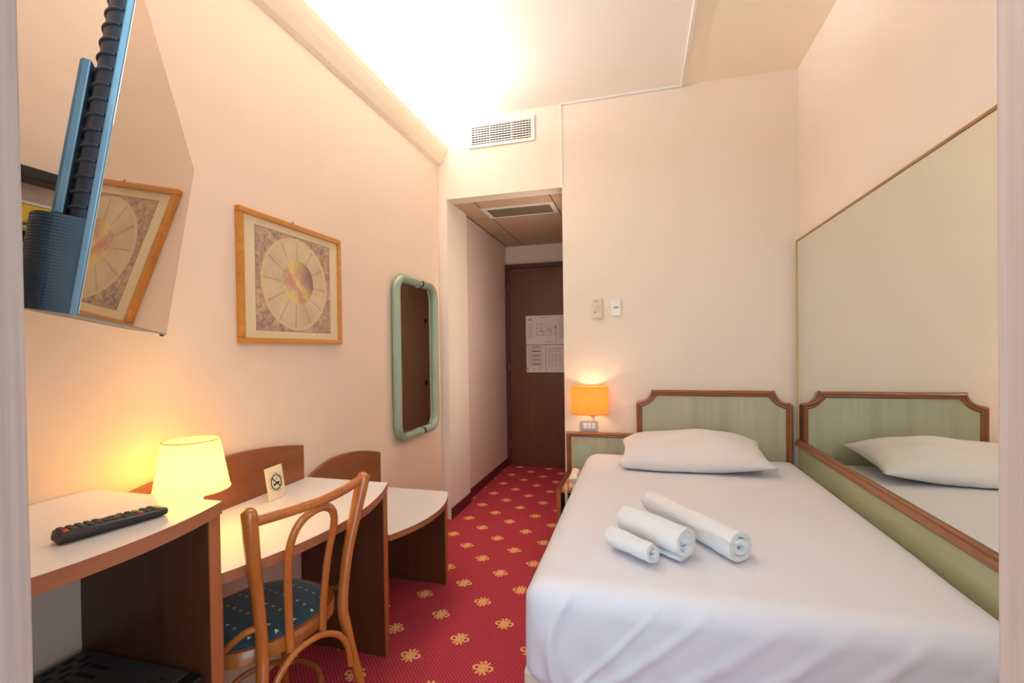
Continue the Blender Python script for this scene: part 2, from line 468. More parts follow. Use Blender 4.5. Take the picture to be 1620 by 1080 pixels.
# minibar
t = thing('minibar_fridge', 'black minibar fridge standing on the floor inside the end cabinet', 'fridge', (0, 0, 0))
fb = MB(); fb.box(-1.375, -1.035, .440, .850, .012, .488, .004); fb.mi = 1
dd = MB().box(-1.033, -.995, .440, .850, .012, .486, .006).build('door', M_black, t)
MB().box(-.994, -.985, .47, .82, .430, .436, .002).build('handle', M_black, dd)
for r_ in range(3):
    for c_ in range(9):
        y = .470 + c_ * .040 + (r_ % 2) * .016; x = -1.362 + r_ * .026
        fb.box(x, x + .012, y, y + .024, .4882, .4886)
for c_ in range(3): fb.box(-1.29 + .0, -1.23, .74 + c_ * .03, .752 + c_ * .03, .4882, .4886)
for (x, y) in ((-1.10, .80), (-1.085, .77), (-1.075, .81)): fb.box(x, x + .010, y, y + .004, .4882, .4886)
fb.build('body', [plain('fridge_black', (62, 56, 56), .45, bump=.2, bscale=400), M_blackmat], t)
for (x, y) in ((-1.35, .46), (-1.35, .83), (-1.05, .46), (-1.05, .83)):
    MB().lathe([(.012, 0), (.014, .012)], x, y, 12).build('foot', M_black, t)
tag(MB().tube(smoothpath([(-1.388, .58, .49), (-1.392, .585, .52), (-1.390, .60, .56), (-1.396, .605, .60)], 5), .002, 8).build('power_cord', M_black), 'thin dark power cord rising behind the black fridge', 'cord')

# ------------------------------------------------------------------ remote control
def make_remote():
    a = Vector((-1.058, .602)); b = Vector((-1.018, .790))
    d = (b - a).normalized(); ang = math.atan2(d.y, d.x) - pi / 2
    t = thing('remote_control', 'black tv remote with coloured buttons lying on the cabinet top', 'remote', (a.x, a.y, .8855), ang)
    Lr = (b - a).length; w = .023
    # body cross-section: rounded, thicker at near end
    bmv = MB(); b_ = bmesh.new(); rings = []
    n = 24
    for i in range(n + 1):
        y = Lr * i / n; e = min(i, n - i) / 1.6; k = min(1, sqrt(max(0.02, 1 - (1 - min(1, e)) ** 2)))
        hh_ = lerp(.024, .017, i / n); ring = []
        prof = [(-1, .55), (-.96, .85), (-.8, 1), (.8, 1), (.96, .85), (1, .55), (.8, .15), (.5, 0), (-.5, 0), (-.8, .15)]
        for (px_, pz_) in prof: ring.append(b_.verts.new((px_ * w * k, y, .0005 + hh_ * (.5 + (pz_ - .5) * k))))
        rings.append(ring)
    for A, B in zip(rings, rings[1:]):
        for k in range(10): f = b_.faces.new((A[k], A[(k + 1) % 10], B[(k + 1) % 10], B[k])); f.smooth = True
    b_.faces.new(rings[0]); b_.faces.new(rings[-1]); bmv.merge(b_)
    bmv.build('body', plain('remote_black', (40, 38, 38), .45), t, sharp=40)
    ztop = lambda y: .0005 + lerp(.024, .017, y / Lr)
    Mk = plain('rubber_button_grey', (70, 64, 58), .6); Mr = plain('button_red', (220, 50, 30), .5); Mg = plain('button_green', (60, 150, 60), .5); My = plain('button_yellow', (235, 190, 50), .5); Mb_ = plain('button_blue', (60, 90, 190), .5)
    for r in range(12):
        y = .016 + r * .0135
        if 5 <= r <= 6: continue
        for c in range(3):
            mt = Mk
            if r == 0 and c == 2: mt = Mr
            if r == 9: mt = (Mr, Mg, My)[2 - c]
            if r == 10 and c == 0: mt = Mb_
            x = -.0135 + c * .0135
            MB().box(x - .005, x + .005, y - .004, y + .004, ztop(y) - .001, ztop(y) + .0025, .0012).build('button', mt, t)
    y = .0915
    MB().lathe([(.0145, ztop(y) - .001), (.0145, ztop(y) + .002), (.012, ztop(y) + .003)], 0, y, 24).build('navigation_ring', Mk, t)
    MB().lathe([(.005, ztop(y) + .003), (.005, ztop(y) + .0045)], 0, y, 16).build('button', Mk, t)
    return t
make_remote()

# ------------------------------------------------------------------ table lamp
t = thing('table_lamp', 'lit table lamp with pleated cream shade on the desk corner', 'lamp', (-1.236, 1.034, .7005))
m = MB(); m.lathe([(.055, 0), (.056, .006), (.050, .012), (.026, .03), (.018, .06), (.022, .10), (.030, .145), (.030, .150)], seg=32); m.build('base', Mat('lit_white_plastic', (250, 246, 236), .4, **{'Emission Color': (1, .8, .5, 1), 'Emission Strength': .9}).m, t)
def shademat(name, c, em, es, trans=.5):
    m = bpy.data.materials.new(name); m.use_nodes = True; nt = m.node_tree; nt.nodes.clear()
    out = nt.nodes.new('ShaderNodeOutputMaterial'); d = nt.nodes.new('ShaderNodeBsdfDiffuse'); tr = nt.nodes.new('ShaderNodeBsdfTranslucent')
    e = nt.nodes.new('ShaderNodeEmission'); mx = nt.nodes.new('ShaderNodeMixShader'); ad = nt.nodes.new('ShaderNodeAddShader')
    tc = nt.nodes.new('ShaderNodeTexCoord'); no = nt.nodes.new('ShaderNodeTexNoise'); no.inputs['Scale'].default_value = 30
    nt.links.new(tc.outputs['Object'], no.inputs['Vector'])
    mc = nt.nodes.new('ShaderNodeMix'); mc.data_type = 'RGBA'; nt.links.new(no.outputs['Fac'], mc.inputs[0])
    mc.inputs[6].default_value = L(c); mc.inputs[7].default_value = L(tuple(int(v * .95) for v in c))
    for q in (d, tr): nt.links.new(mc.outputs[2], q.inputs['Color'])
    mx.inputs[0].default_value = trans; nt.links.new(d.outputs[0], mx.inputs[1]); nt.links.new(tr.outputs[0], mx.inputs[2])
    e.inputs[0].default_value = L(em); e.inputs[1].default_value = es
    nt.links.new(mx.outputs[0], ad.inputs[0]); nt.links.new(e.outputs[0], ad.inputs[1]); nt.links.new(ad.outputs[0], out.inputs[0])
    return m
M_shade = shademat('pleated_cream_shade', (236, 206, 140), (255, 204, 78), 2.5, .5)
m = MB(); m.lathe([(.0925, .150), (.092, .155), (.0700, .288), (.0695, .292)], seg=120, cap=False, ripple=.006, smooth=False); sh = m.build('lamp_shade', M_shade, t)
MB().tube([(.0928 * cos(a), .0928 * sin(a), .151) for a in [2 * pi * k / 60 for k in range(60)]], .0022, 8, closed=True).build('shade_rim', M_shade, sh)
MB().tube([(.0700 * cos(a), .0700 * sin(a), .292) for a in [2 * pi * k / 60 for k in range(60)]], .0018, 8, closed=True).build('shade_rim', plain('shade_trim', (200, 170, 110), .7), sh)
MB().lathe([(.010, .150), (.011, .165), (.015, .20), (.016, .22), (.011, .238), (.003, .244)], seg=24).build('bulb', shademat('bulb_glow', (255, 230, 180), (255, 226, 170), 8), t)

# ------------------------------------------------------------------ no smoking card
t = thing('no_smoking_sign', 'small cream no smoking card standing on the desk', 'sign', (-1.290, 1.420, .7005), radians(5))
Mt_ = Matrix.Rotation(radians(-9), 4, 'Y')
hwS, hS = .043, .118
m = MB(); m.box(-.007, 0, -hwS, hwS, .002, hS, .001, M=Mt_); m.mi = 1
MB().box(-.030, -.001, -.03, .03, 0, .003, .001).build('stand', M_whiteplastic, t)
def ringpts(r, cz, n=40, x=.0008, sy=1): return [(x, r * cos(2 * pi * k / n) * sy, cz + r * sin(2 * pi * k / n)) for k in range(n)]
m.tube([Mt_ @ Vector(p) for p in ringpts(.0262, .060)], .0016, 6, closed=True)
def bar(m, y0, z0, y1, z1, w, x=.0003, th=.0006):
    d = Vector((y1 - y0, z1 - z0)); l = d.length; d /= l; nx, nz = -d.y * w / 2, d.x * w / 2
    m.prism([(y0 + nx, z0 + nz), (y0 - nx, z0 - nz), (y1 - nx, z1 - nz), (y1 + nx, z1 + nz)], x, x + th, 'x', M=Mt_)
bar(m, -.0185, .0785, .0185, .0415, .004)
bar(m, -.012, .052, .015, .058, .0055); bar(m, -.014, .0505, -.009, .0525, .008); bar(m, .010, .055, .016, .059, .007)
m.mi = 2; mg = plain('grey_print', (120, 110, 90), .7)
for k in range(34):
    a = 2 * pi * k / 34 + .05
    if abs(sin(a)) < .2 or k % 6 == 5: continue
    r0, r1 = .0305, .0345 + .001 * (k % 3)
    bar(m, r0 * cos(a), .060 + r0 * sin(a), r1 * cos(a + .04), .060 + r1 * sin(a + .04), .0017)
m.mi = 3
for k, (a, b, c, d) in enumerate(((-.012, .066, -.008, .074), (.0, .068, .006, .077), (.004, .072, .010, .080), (-.016, .055, -.012, .062))): bar(m, a, b, c, d, .0018)
m.build('card', [plain('cream_card', (240, 224, 186), .5), M_blackmat, mg, plain('pale_grey_print', (170, 158, 132), .7)], t)

# ------------------------------------------------------------------ bentwood chair
def make_chair():
    t = thing('bentwood_chair', 'bentwood chair with hooped back and blue dotted seat at the desk', 'chair', (-1.106, 1.158, 0), 1.341)
    ZS = .445
    def seat_outline(k, n=48, back=-.165):
        P = []
        for i in range(n):
            a = 2 * pi * i / n; c, s_ = cos(a), sin(a)
            wx = .205 - .035 * max(0, -s_) ** 1.5
            x = wx * math.copysign(abs(c) ** .85, c); y = (.205 if s_ > 0 else .165) * math.copysign(abs(s_) ** (.9 if s_ > 0 else .7), s_)
            P.append((x * k, y * k))
        return P
    m = MB(); b = bmesh.new()
    O_, I_ = seat_outline(1.0), seat_outline(.90)
    n = len(O_)
    r1 = [b.verts.new((*p, ZS - .038)) for p in O_]; r2 = [b.verts.new((*p, ZS - .004)) for p in O_]
    r2b = [b.verts.new((p[0] * .985, p[1] * .985, ZS)) for p in O_]
    r3 = [b.verts.new((*p, ZS)) for p in I_]; r4 = [b.verts.new((*p, ZS - .038)) for p in I_]
    R5 = [r1, r2, r2b, r3, r4]
    for A, B in zip(R5, R5[1:] + R5[:1]):
        for k in range(n): f = b.faces.new((A[k], A[(k + 1) % n], B[(k + 1) % n], B[k])); f.smooth = True
    m.merge(b); m.build('seat_ring', M_beech, t)
    # upholstered pad
    def padmat():
        m = Mat('blue_green_seat_fabric', (44, 70, 80), .75, spec=.3); x, y, z = m.xyz()
        u = (((x) / .058 + .5).frac() - .5) * 58; v = (((y) / .033 + .5).frac() - .5) * 33
        a = u.abs()
        q1 = (a / 4.5) * (a / 4.5) + ((v + 1.2) / 2.2) * ((v + 1.2) / 2.2)
        q2 = (a / 1.9) * (a / 1.9) + ((v - 1.2) / 3.6) * ((v - 1.2) / 3.6)
        q3 = ((a - 3.2) / 1.4) * ((a - 3.2) / 1.4) + ((v + 3) / 2.6) * ((v + 3) / 2.6)
        f = q1.min(q2).min(q3).ramp(1.3, .7)
        m.color(m.mix(f, m.mix(m.noise(30, 3), (32, 50, 60), (46, 72, 88)), (226, 206, 150)))
        m.b.inputs['Sheen Weight'].default_value = .4; m.bump(m.noise(700, 2), .3, .001); return m.m
    m = MB(); b = bmesh.new(); rings = []
    for k, z in ((.895, ZS - .02), (.895, ZS + .002), (.85, ZS + .014), (.7, ZS + .022), (.45, ZS + .027), (.2, ZS + .029)):
        rings.append([b.verts.new((*p, z)) for p in seat_outline(k)])
    for A, B in zip(rings, rings[1:]):
        for k in range(n): f = b.faces.new((A[k], A[(k + 1) % n], B[(k + 1) % n], B[k])); f.smooth = True
    b.faces.new(rings[0]); f = b.faces.new(rings[-1]); f.smooth = True
    m.merge(b); m.build('seat', padmat(), t, sharp=60)
    # back posts that run on as the rear legs
    for s in (-1, 1):
        P = smoothpath([(s * .190, -.260, 0), (s * .160, -.215, .22), (s * .138, -.190, .38), (s * .132, -.183, .46), (s * .146, -.190, .60), (s * .166, -.205, .72), (s * .184, -.222, .83), (s * .186, -.224, .846), (s * .187, -.225, .856)], 6)
        nn = len(P); rs = []
        for p in P:
            z = p.z
            r = lerp(.0125, .0175, min(1, z / .4)) if z < .4 else (.0175 if z < .62 else lerp(.0175, .0215, min(1, (z - .62) / .16)))
            if z > .838: r *= sqrt(max(.05, 1 - ((z - .838) / .0195) ** 2))
            rs.append(r)
        MB().tube(P, rs, 14, flat=(1.0, .86), up=(0, 1, 0)).build('back_post', M_beech, t, label='post that runs down as the rear leg')
    # top rail
    MB().tube(smoothpath([(-.172, -.222, .818), (-.09, -.250, .824), (0, -.262, .828), (.09, -.250, .832), (.172, -.222, .836)], 6), .0125, 12, flat=(1.15, .8), up=(0, 0, 1)).build('top_rail', M_beech, t)
    # hoop
    hp = [(-.052, -.186, .415), (-.056, -.186, .50), (-.064, -.196, .62), (-.070, -.212, .70), (-.066, -.226, .748), (-.045, -.238, .785), (0, -.245, .803), (.045, -.238, .788), (.068, -.226, .750), (.072, -.212, .70), (.066, -.196, .62), (.058, -.186, .50), (.054, -.186, .415)]
    MB().tube(smoothpath(hp, 6), .0105, 12, flat=(.9, 1.15), up=(0, 1, 0)).build('back_hoop', M_beech, t)
    # bent brace under the seat between rear legs
    ar = [(-.152, -.214, .235), (-.138, -.212, .31), (-.105, -.205, .375), (-.05, -.197, .408), (0, -.195, .414), (.05, -.197, .408), (.098, -.205, .380), (.124, -.212, .33), (.128, -.217, .275)]
    MB().tube(smoothpath(ar, 5), .0095, 12).build('leg_brace', M_beech, t)
    # hip brackets
    for s in (-1, 1):
        MB().tube(smoothpath([(s * .146, -.178, .525), (s * .166, -.160, .517), (s * .182, -.130, .490), (s * .192, -.09, .455), (s * .205, -.04, .435)], 5), .0095, 12).build('hip_bracket', M_beech, t)
    # front legs
    for s in (-1, 1):
        MB().tube(smoothpath([(s * .150, .120, .424), (s * .156, .135, .25), (s * .172, .165, 0)], 6), [lerp(.018, .011, i / 12) for i in range(13)], 14).build('leg', M_beech, t)
    # ring stretcher
    MB().tube([(.128 * cos(a), -.03 + .140 * sin(a), .22) for a in [2 * pi * k / 48 for k in range(48)]], .0085, 10, closed=True).build('ring_stretcher', M_beech, t)
    return t
make_chair()

# ------------------------------------------------------------------ television on a wall bracket
A0 = Vector((-.677, .416, 1.288)); u_ = Vector((-.707, .708, 0)).normalized()
n_ = Vector((.699, .699, -.153)).normalized(); v_ = u_.cross(n_) * -1
if v_.z < 0: v_ = -v_
TVM = Matrix(((u_.x, v_.x, n_.x, A0.x), (u_.y, v_.y, n_.y, A0.y), (u_.z, v_.z, n_.z, A0.z), (0, 0, 0, 1)))
tv = thing('television', 'flat television tilted down on its bracket high on the left wall', 'television', A0)
tv.rotation_euler = TVM.to_euler()
TW, TH = .73, .450
def bluemat(name, c1, c2, freq=None, axis=1, rough=.3, metal=.6, amp=.0):
    m = Mat(name, c1, rough, metal)
    n = m.noise(20, 3)
    m.color(m.mix(n, c1, c2))
    if freq:
        x, y, z = m.xyz(); m.bump(((y, z)[axis - 1] * (2 * pi * freq)).sin() * .5 + .5, amp, .001)
    return m.m
M_bezel = bluemat('steel_blue_bezel', (122, 146, 158), (100, 126, 140))
M_backdark = bluemat('dark_back_cover', (58, 58, 66), (44, 44, 52), rough=.4, metal=.2)
M_groove = bluemat('grooved_blue_plastic', (72, 88, 98), (56, 72, 84), rough=.35, metal=.3)
def screenmat():
    m = Mat('glossy_screen', (78, 62, 54), .02, .0, 1.0); nt = m.nt
    g = nt.nodes.new('ShaderNodeBsdfGlossy'); g.inputs['Roughness'].default_value = .015; g.inputs['Color'].default_value = (.86, .78, .70, 1)
    mx = nt.nodes.new('ShaderNodeMixShader'); mx.inputs[0].default_value = .62
    nt.links.new(m.b.outputs[0], mx.inputs[1]); nt.links.new(g.outputs[0], mx.inputs[2])
    nt.links.new(mx.outputs[0], nt.nodes['Material Output'].inputs[0]); 
    m.color(m.mix(m.noise(2, 1), (74, 58, 48), (82, 64, 52))); return m.m
MB().box(0, TW, 0, TH, -.0075, 0, .0015).build('bezel', M_bezel, tv)
MB().box(.003, TW - .003, .004, TH - .003, .0002, .0012).build('screen', screenmat(), tv)
m = MB()
m.prism([(.044 - .038 * cos(radians(a)), -.008 - .026 * sin(radians(a))) for a in range(0, 91, 9)] + [ (TW - .04, -.034), (TW - .02, -.028), (TW - .012, -.0080)], .012, TH - .012, 'y')
m.build('back_cover', M_backdark, tv)
m = MB()
for i in range(15):
    y = .138 + i * .0205
    m.tube(smoothpath([(.044 - .0385 * cos(radians(a)), y, -.008 - .0265 * sin(radians(a))) for a in range(3, 90, 12)] + [(.060, y, -.0345)], 2), .0022, 8)
m.build('cooling_ribs', M_backdark, tv, sharp=None)
# grooved speaker housing: stacked rounded ridges
m = MB()
def hprof(o): return [(.006, -.0080)] + [(.062 - (.056 + o) * cos(radians(a)) ** .9, -.034 - (.039 + o) * sin(radians(a))) for a in range(0, 85, 7)] + [(.062, -.073 - o), (TW - .05, -.073 - o), (TW - .014, -.060), (TW - .012, -.0080)]
ng = 30
for i in range(ng):
    y0 = .002 + i * .122 / ng
    m.prism(hprof(.0012), y0, y0 + .122 / ng * .62, 'y'); m.prism(hprof(0), y0 + .122 / ng * .62, y0 + .122 / ng, 'y')
m.build('speaker_housing', M_groove, tv, label='rounded lower housing with fine horizontal grooves')
m = MB(); m.box(.026, .060, .128, .335, -.047, -.037, .002); m.box(.032, .036, .128, .335, -.050, -.047, .001); m.box(.048, .052, .128, .335, -.050, -.047, .001)
m.build('mounting_rail', M_bezel, tv)
MB().box(.705, .722, -.004, .002, -.010, -.002, .001).build('sensor', M_black, tv)
# wall bracket
bk = thing('tv_wall_bracket', 'black steel arm bracket behind the television on the left wall', 'bracket', (XL, .76, 1.62))
MB().box(.001, .050, -.32, .20, .028, .056, .002).build('wall_rail', M_black, bk)
MB().box(.001, .012, .10, .20, -.17, .10, .002).build('wall_plate', M_black, bk)
pt = TVM @ Vector((.36, .22, -.040)); off = pt - Vector((XL, .76, 1.62))
MB().tube([(.045, .15, .04), (off.x * .5, off.y * .5 + .12, .01), (off.x, off.y, off.z)], .014, 10).build('swing_arm', M_black, bk)
MB().box(.001, .016, -.20, .050, -.068, -.024, .004).build('warning_label', plain('yellow_label', (240, 200, 70), .6), bk, label='yellow label with torn white edge')
MB().box(.001, .017, -.20, .050, -.0235, -.016, .002).build('torn_label_edge', M_white, bk)
MB().box(.001, .018, -.20, .045, -.110, -.088, .004).build('connector_box', M_blackmat, bk)
MB().tube([(.02, -.20, -.105), (.030, -.06, -.090), (.02, .06, -.072)], .006, 8).build('cable', plain('grey_cable', (150, 140, 120), .5), bk)
lb = MB().box(.001, .030, -.20, .040, -.148, -.120, .008).build('lower_bracket', plain('dull_steel', (170, 160, 136), .35, .4), bk)
MB().tube([(.030, -.03, -.134), (.036, -.03, -.134)], .008, 12).build('bolt', M_chrome, lb)

# ------------------------------------------------------------------ headboard, nightstand
def profile_frame(m, pts, w, y_front, y_back):
    """moulded frame following a 2D (x,z) polyline, inset to the right-hand side"""
    P = [Vector(p) for p in pts]; n = len(P); inn = []; offs = []
    for i in range(n):
        a = (P[i] - P[i - 1]).normalized() if i else None
        c = (P[i + 1] - P[i]).normalized() if i < n - 1 else None
        if a is None: a = c
        if c is None: c = a
        n1 = Vector((a.y, -a.x)); n2 = Vector((c.y, -c.x)); q = (n1 + n2).normalized(); q /= max(.5, q.dot(n1)); offs.append(q)
    # cross-section (t across width, y depth)
    cs = [(0, y_back), (0, y_front + .010), (.12, y_front + .004), (.30, y_front), (.50, y_front + .003), (.58, y_front + .007), (.74, y_front + .006), (.90, y_front + .010), (1, y_front + .014), (1, y_back)]
    b = bmesh.new(); rings = []
    for i in range(n): rings.append([b.verts.new((P[i].x + offs[i].x * t * w, y, P[i].y + offs[i].y * t * w)) for t, y in cs])
    k = len(cs)
    for A, B in zip(rings, rings[1:]):
        for j in range(k): b.faces.new((A[j], A[(j + 1) % k], B[(j + 1) % k], B[j]))
    b.faces.new(rings[0]); b.faces.new(rings[-1]); m.merge(b)
hb = thing('headboard', 'green stained headboard with notched brown moulding on the back wall', 'headboard', (0, 0, 0))
def notch(cx, cz, r, a0, a1, n=8): return [(cx + r * cos(radians(lerp(a0, a1, i / n))), cz + r * sin(radians(lerp(a0, a1, i / n)))) for i in range(n + 1)]
left = [(-.020, .0), (-.020, .884)] + notch(-.020 + .012, .963, .080, 285, 352, 8)[0:] + [(.084, .963)]
xl_, xr_, zt_, zn_ = -.020, .882, .963, .884
arcL = [(xl_ + .012 + .084 * sin(radians(a)), zn_ + .006 + .079 * (1 - cos(radians(a)))) for a in (0, 15, 30, 45, 60, 75, 88)]
arcR = [(xl_ + xr_ - p[0], p[1]) for p in reversed(arcL)]
out = [(xl_, .0), (xl_, zn_)] + arcL[0:] + [(xl_ + .104, zt_), (xr_ - .104, zt_)] + arcR + [(xr_, zn_), (xr_, .0)]
out = [p for i, p in enumerate(out) if i == 0 or (Vector(p) - Vector(out[i - 1])).length > .004]
m = MB(); profile_frame(m, out, .036, 3.096, 3.1385); m.build('frame', M_frame, hb)
pin = [(xl_ + .03, .005), (xl_ + .03, zn_ - .03)] + [(p[0] + .016, p[1] - .024) for p in arcL] + [(xl_ + .112, zt_ - .03), (xr_ - .112, zt_ - .03)] + [(p[0] - .016, p[1] - .024) for p in arcR] + [(xr_ - .03, zn_ - .03), (xr_ - .03, .005)]
MB().prism(pin, 3.114, 3.138, 'y').build('panel', M_green, hb)
ns = thing('nightstand', 'wall nightstand with green framed back panel left of the bed', 'nightstand', (0, 0, 0))
m = MB(); profile_frame(m, [(-.478, .0), (-.478, .676), (-.0215, .676)], .032, 3.100, 3.1385); m.build('back_frame', M_frame, ns)
MB().box(-.448, -.022, 3.116, 3.138, .0, .648).build('back_panel', M_green, ns)
MB().box(-.452, -.357, 2.715, 3.0985, .385, .405, .002).build('top', M_nswood, ns)
sp = MB().box(-.478, -.4525, 2.700, 3.0985, 0, .412, .003).build('side_panel', M_mahog, ns)
MB().box(-.4782, -.4522, 2.6955, 2.6995, 0, .412, .001).build('edge_band', M_edgeV, sp)
MB().box(-.4520, -.372, 2.735, 3.0985, .20, .215, .001).build('shelf', M_mahog, ns)
MB().box(-.385, -.372, 2.735, 3.0985, .0, .199, .001).build('inner_panel', M_mahog, ns)
# sheet of clear plastic on the panel
tag(MB().box(-.42, -.29, 3.1135, 3.1150, .44, .59).build('notice_card', Mat('pale_green_film', (160, 180, 156), .2).m), 'pale green film card on the panel behind the telephone', 'card')
# telephone
ph = thing('telephone', 'cream corded telephone on the nightstand top', 'telephone', (-.388, 2.83, .4055), radians(3))
M_cream = plain('cream_plastic', (244, 234, 214), .4)
MB().box(-.026, .026, -.085, .085, 0, .036, .008).build('base', M_cream, ph)
hs = MB(); 
hs.tube(smoothpath([(0, -.098, .050), (0, -.075, .060), (0, -.03, .064), (0, .03, .064), (0, .075, .060), (0, .095, .050)], 5), [.018, .022, .025, .026, .0255, .024, .023, .022, .0215, .021, .021, .021, .021, .021, .021, .0215, .022, .023, .024, .025, .026, .025, .024, .022, .020, .017][:26], 12, flat=(.8, 1.05))
hs.build('handset', M_cream, ph)
MB().box(-.012, .012, .030, .060, .0301, .034, .001).build('keypad', plain('grey_keys', (150, 140, 126), .5), ph)
cord = []
for i in range(260):
    s = i / 259; base = Vector((-.420 + .010 * s, 2.700 - .022 * sin(s * pi * .5) - .008, .443 - .17 * s)); a = s * 26 * 2 * pi
    cord.append(base + Vector((.0075 * cos(a), .0075 * sin(a), 0)))
tc = MB().tube(cord, .0017, 6).build('coiled_cord', M_cream); tc.parent = ph; tc.matrix_parent_inverse = (Matrix.Translation(ph.location) @ Matrix.Rotation(radians(3), 4, 'Z')).inverted()

# ------------------------------------------------------------------ bed
bd = thing('single_bed', 'bed made up with a smooth white sheet along the mirror wall', 'bed', (0, 0, 0))
BX0, BX1, BY0, BY1, BZ0, BZ1 = -.342, .886, 1.318, 3.088, .222, .552
def bed_sheet():
    nx, ny, nz = 90, 120, 26
    b = bmesh.new(); r = .085
    inner = (BX0 + r, BX1 - .05, BY0 + .07, BY1 - .05, BZ0 + .05, BZ1 - .075)
    def P(p):
        q = Vector((min(max(p.x, inner[0]), inner[1]), min(max(p.y, inner[2]), inner[3]), min(max(p.z, inner[4]), inner[5])))
        d = p - q
        # ellipsoidal rounding
        rr = Vector((r if d.x < 0 else .05, .07 if d.y < 0 else .05, .075 if d.z > 0 else .05))
        e = Vector((d.x / rr.x, d.y / rr.y, d.z / rr.z))
        if e.length > 1e-6: e = e / e.length
        o = q + Vector((e.x * rr.x, e.y * rr.y, e.z * rr.z))
        fx = (o.x - BX0) / (BX1 - BX0); fy = (o.y - BY0) / (BY1 - BY0); fz = (o.z - BZ0) / (BZ1 - BZ0)
        # crown and gentle waves on top
        if e.z > .2 or d.length < 1e-6:
            o.z += .008 * sin(pi * min(1, max(0, fx))) * sin(pi * min(1, max(0, fy)))
            o.z += .0018 * sin(o.x * 9 + o.y * 5) * sin(o.y * 4 - o.x * 3)
        # side: belly
        if e.x < -.2: o.x -= .010 * sin(pi * min(1, max(0, fz))) * (0.6 + .4 * sin(o.y * 3)) + .003 * sin(o.y * 22 + o.z * 9) * (1 - fz)
        # foot: sweeping drape folds
        if e.y < -.1:
            k = -e.y * (1 - .5 * fz)
            x, z = o.x, o.z
            w = 0
            w += .011 * math.exp(-(((x + .262) - .25 * (z - .35) ** 2 * 8) / .018) ** 2)          # upright fold near the corner
            for (x0, z0, sl, wd, am) in ((-.10, .28, .75, .020, .007), (.04, .27, .62, .026, .006), (.20, .26, .70, .024, .007), (.40, .27, .80, .024, .007), (.58, .26, .9, .03, .006), (-.18, .27, 1.0, .014, .006)):
                dd = (z - z0) - sl * (x - x0) - .5 * (x - x0) ** 2
                if x > x0 - .05: w += am * math.exp(-(dd / wd) ** 2) * math.exp(-((x - x0) / .32) ** 2)
            w += .003 * sin(x * 38 + z * 30) * (1 - fz)
            o.y -= k * w * 1.7
            o.y += .018 * (1 - fz) ** 2 * -e.y
        return o
    def grid(f, n1, n2):
        V = [[b.verts.new(P(f(i / n1, j / n2))) for j in range(n2 + 1)] for i in range(n1 + 1)]
        for i in range(n1):
            for j in range(n2):
                q = b.faces.new((V[i][j], V[i + 1][j], V[i + 1][j + 1], V[i][j + 1])); q.smooth = True
    X = lambda t: lerp(BX0, BX1, t); Y = lambda t: lerp(BY0, BY1, t); Z = lambda t: lerp(BZ0, BZ1, t)
    grid(lambda s, t: Vector((X(s), Y(t), BZ1)), nx, ny); grid(lambda s, t: Vector((X(s), Y(t), BZ0)), nx, ny)
    grid(lambda s, t: Vector((BX0, Y(s), Z(t))), ny, nz); grid(lambda s, t: Vector((BX1, Y(s), Z(t))), ny, nz)
    grid(lambda s, t: Vector((X(s), BY0, Z(t))), nx * 2, nz * 2); grid(lambda s, t: Vector((X(s), BY1, Z(t))), nx, nz)
    bmesh.ops.remove_doubles(b, verts=b.verts, dist=.0004)
    m = MB(); m.merge(b)
    return m.build('sheet', M_sheet, bd, sharp=None)
bed_sheet()
MB().box(-.350, .880, 1.362, 3.085, .05, .262, .012).build('base', M_base, bd)
for (x, y) in ((-.30, 1.42), (.82, 1.42), (-.30, 3.0), (.82, 3.0)):
    MB().lathe([(.022, 0), (.028, .0495)], x, y, 16).build('leg', M_black, bd)

# pillow
def make_pillow():
    t = thing('pillow', 'plump white pillow lying against the headboard', 'pillow', (.283, 2.850, .562), radians(-1))
    a, c, H = .400, .225, .105
    b = bmesh.new(); n1, n2 = 64, 40
    rnd = random.Random(3)
    for sgn in (1, -1):
        V = []
        for i in range(n1 + 1):
            row = []
            for j in range(n2 + 1):
                s, q = -1 + 2 * i / n1, -1 + 2 * j / n2
                prof = max(0, (1 - abs(s) ** (4.5 if s < 0 else 2.4))) ** (.45 if s < 0 else .66) * max(0, (1 - abs(q) ** 2.4)) ** .60
                x = s * a * (1 - .10 * (1 - s * s) * 0 - .085 * (1 - abs(q) ** 2) * 0) * (1 - .07 * (1 - q * q))
                y = q * c * (1 - .09 * (1 - s * s) * -0 - .0) * (1 - .06 * (1 - s * s) * 0)
                y *= (1 + .05 * (1 - s * s)) * (1 - .10 * abs(s) ** 3 * 0)
                z = H * prof * (1.0 if sgn > 0 else .72)
                z *= 1 + .05 * sin(s * 7 + q * 3) * (1 - abs(s)) + .03 * sin(q * 9 - s * 4)
                zz = sgn * z
                if sgn < 0: zz = max(zz, -.055)
                # lean up against the headboard
                y0 = y; tilt = .16
                row.append(b.verts.new((x, y0, max(.004, .058 + zz + tilt * (y0 + .05) * (.7 + .3 * (1 - s * s)) + .012 * sin(s * 2.2)))))
            V.append(row)
        for i in range(n1):
            for j in range(n2):
                f = b.faces.new((V[i][j], V[i + 1][j], V[i + 1][j + 1], V[i][j + 1])); f.smooth = True
    bmesh.ops.remove_doubles(b, verts=b.verts, dist=.0006)
    m = MB(); m.merge(b); o = m.build('pillowcase', M_pillow, t, sharp=None)
    tx = bpy.data.textures.new('pillow_wrinkle', 'CLOUDS'); tx.noise_scale = .16; tx.noise_depth = 1
    q = o.modifiers.new('wrinkle', 'DISPLACE'); q.texture = tx; q.strength = .012; q.mid_level = .5; q.texture_coords = 'LOCAL'
    # open hem of the case at its left end
    return t
make_pillow()

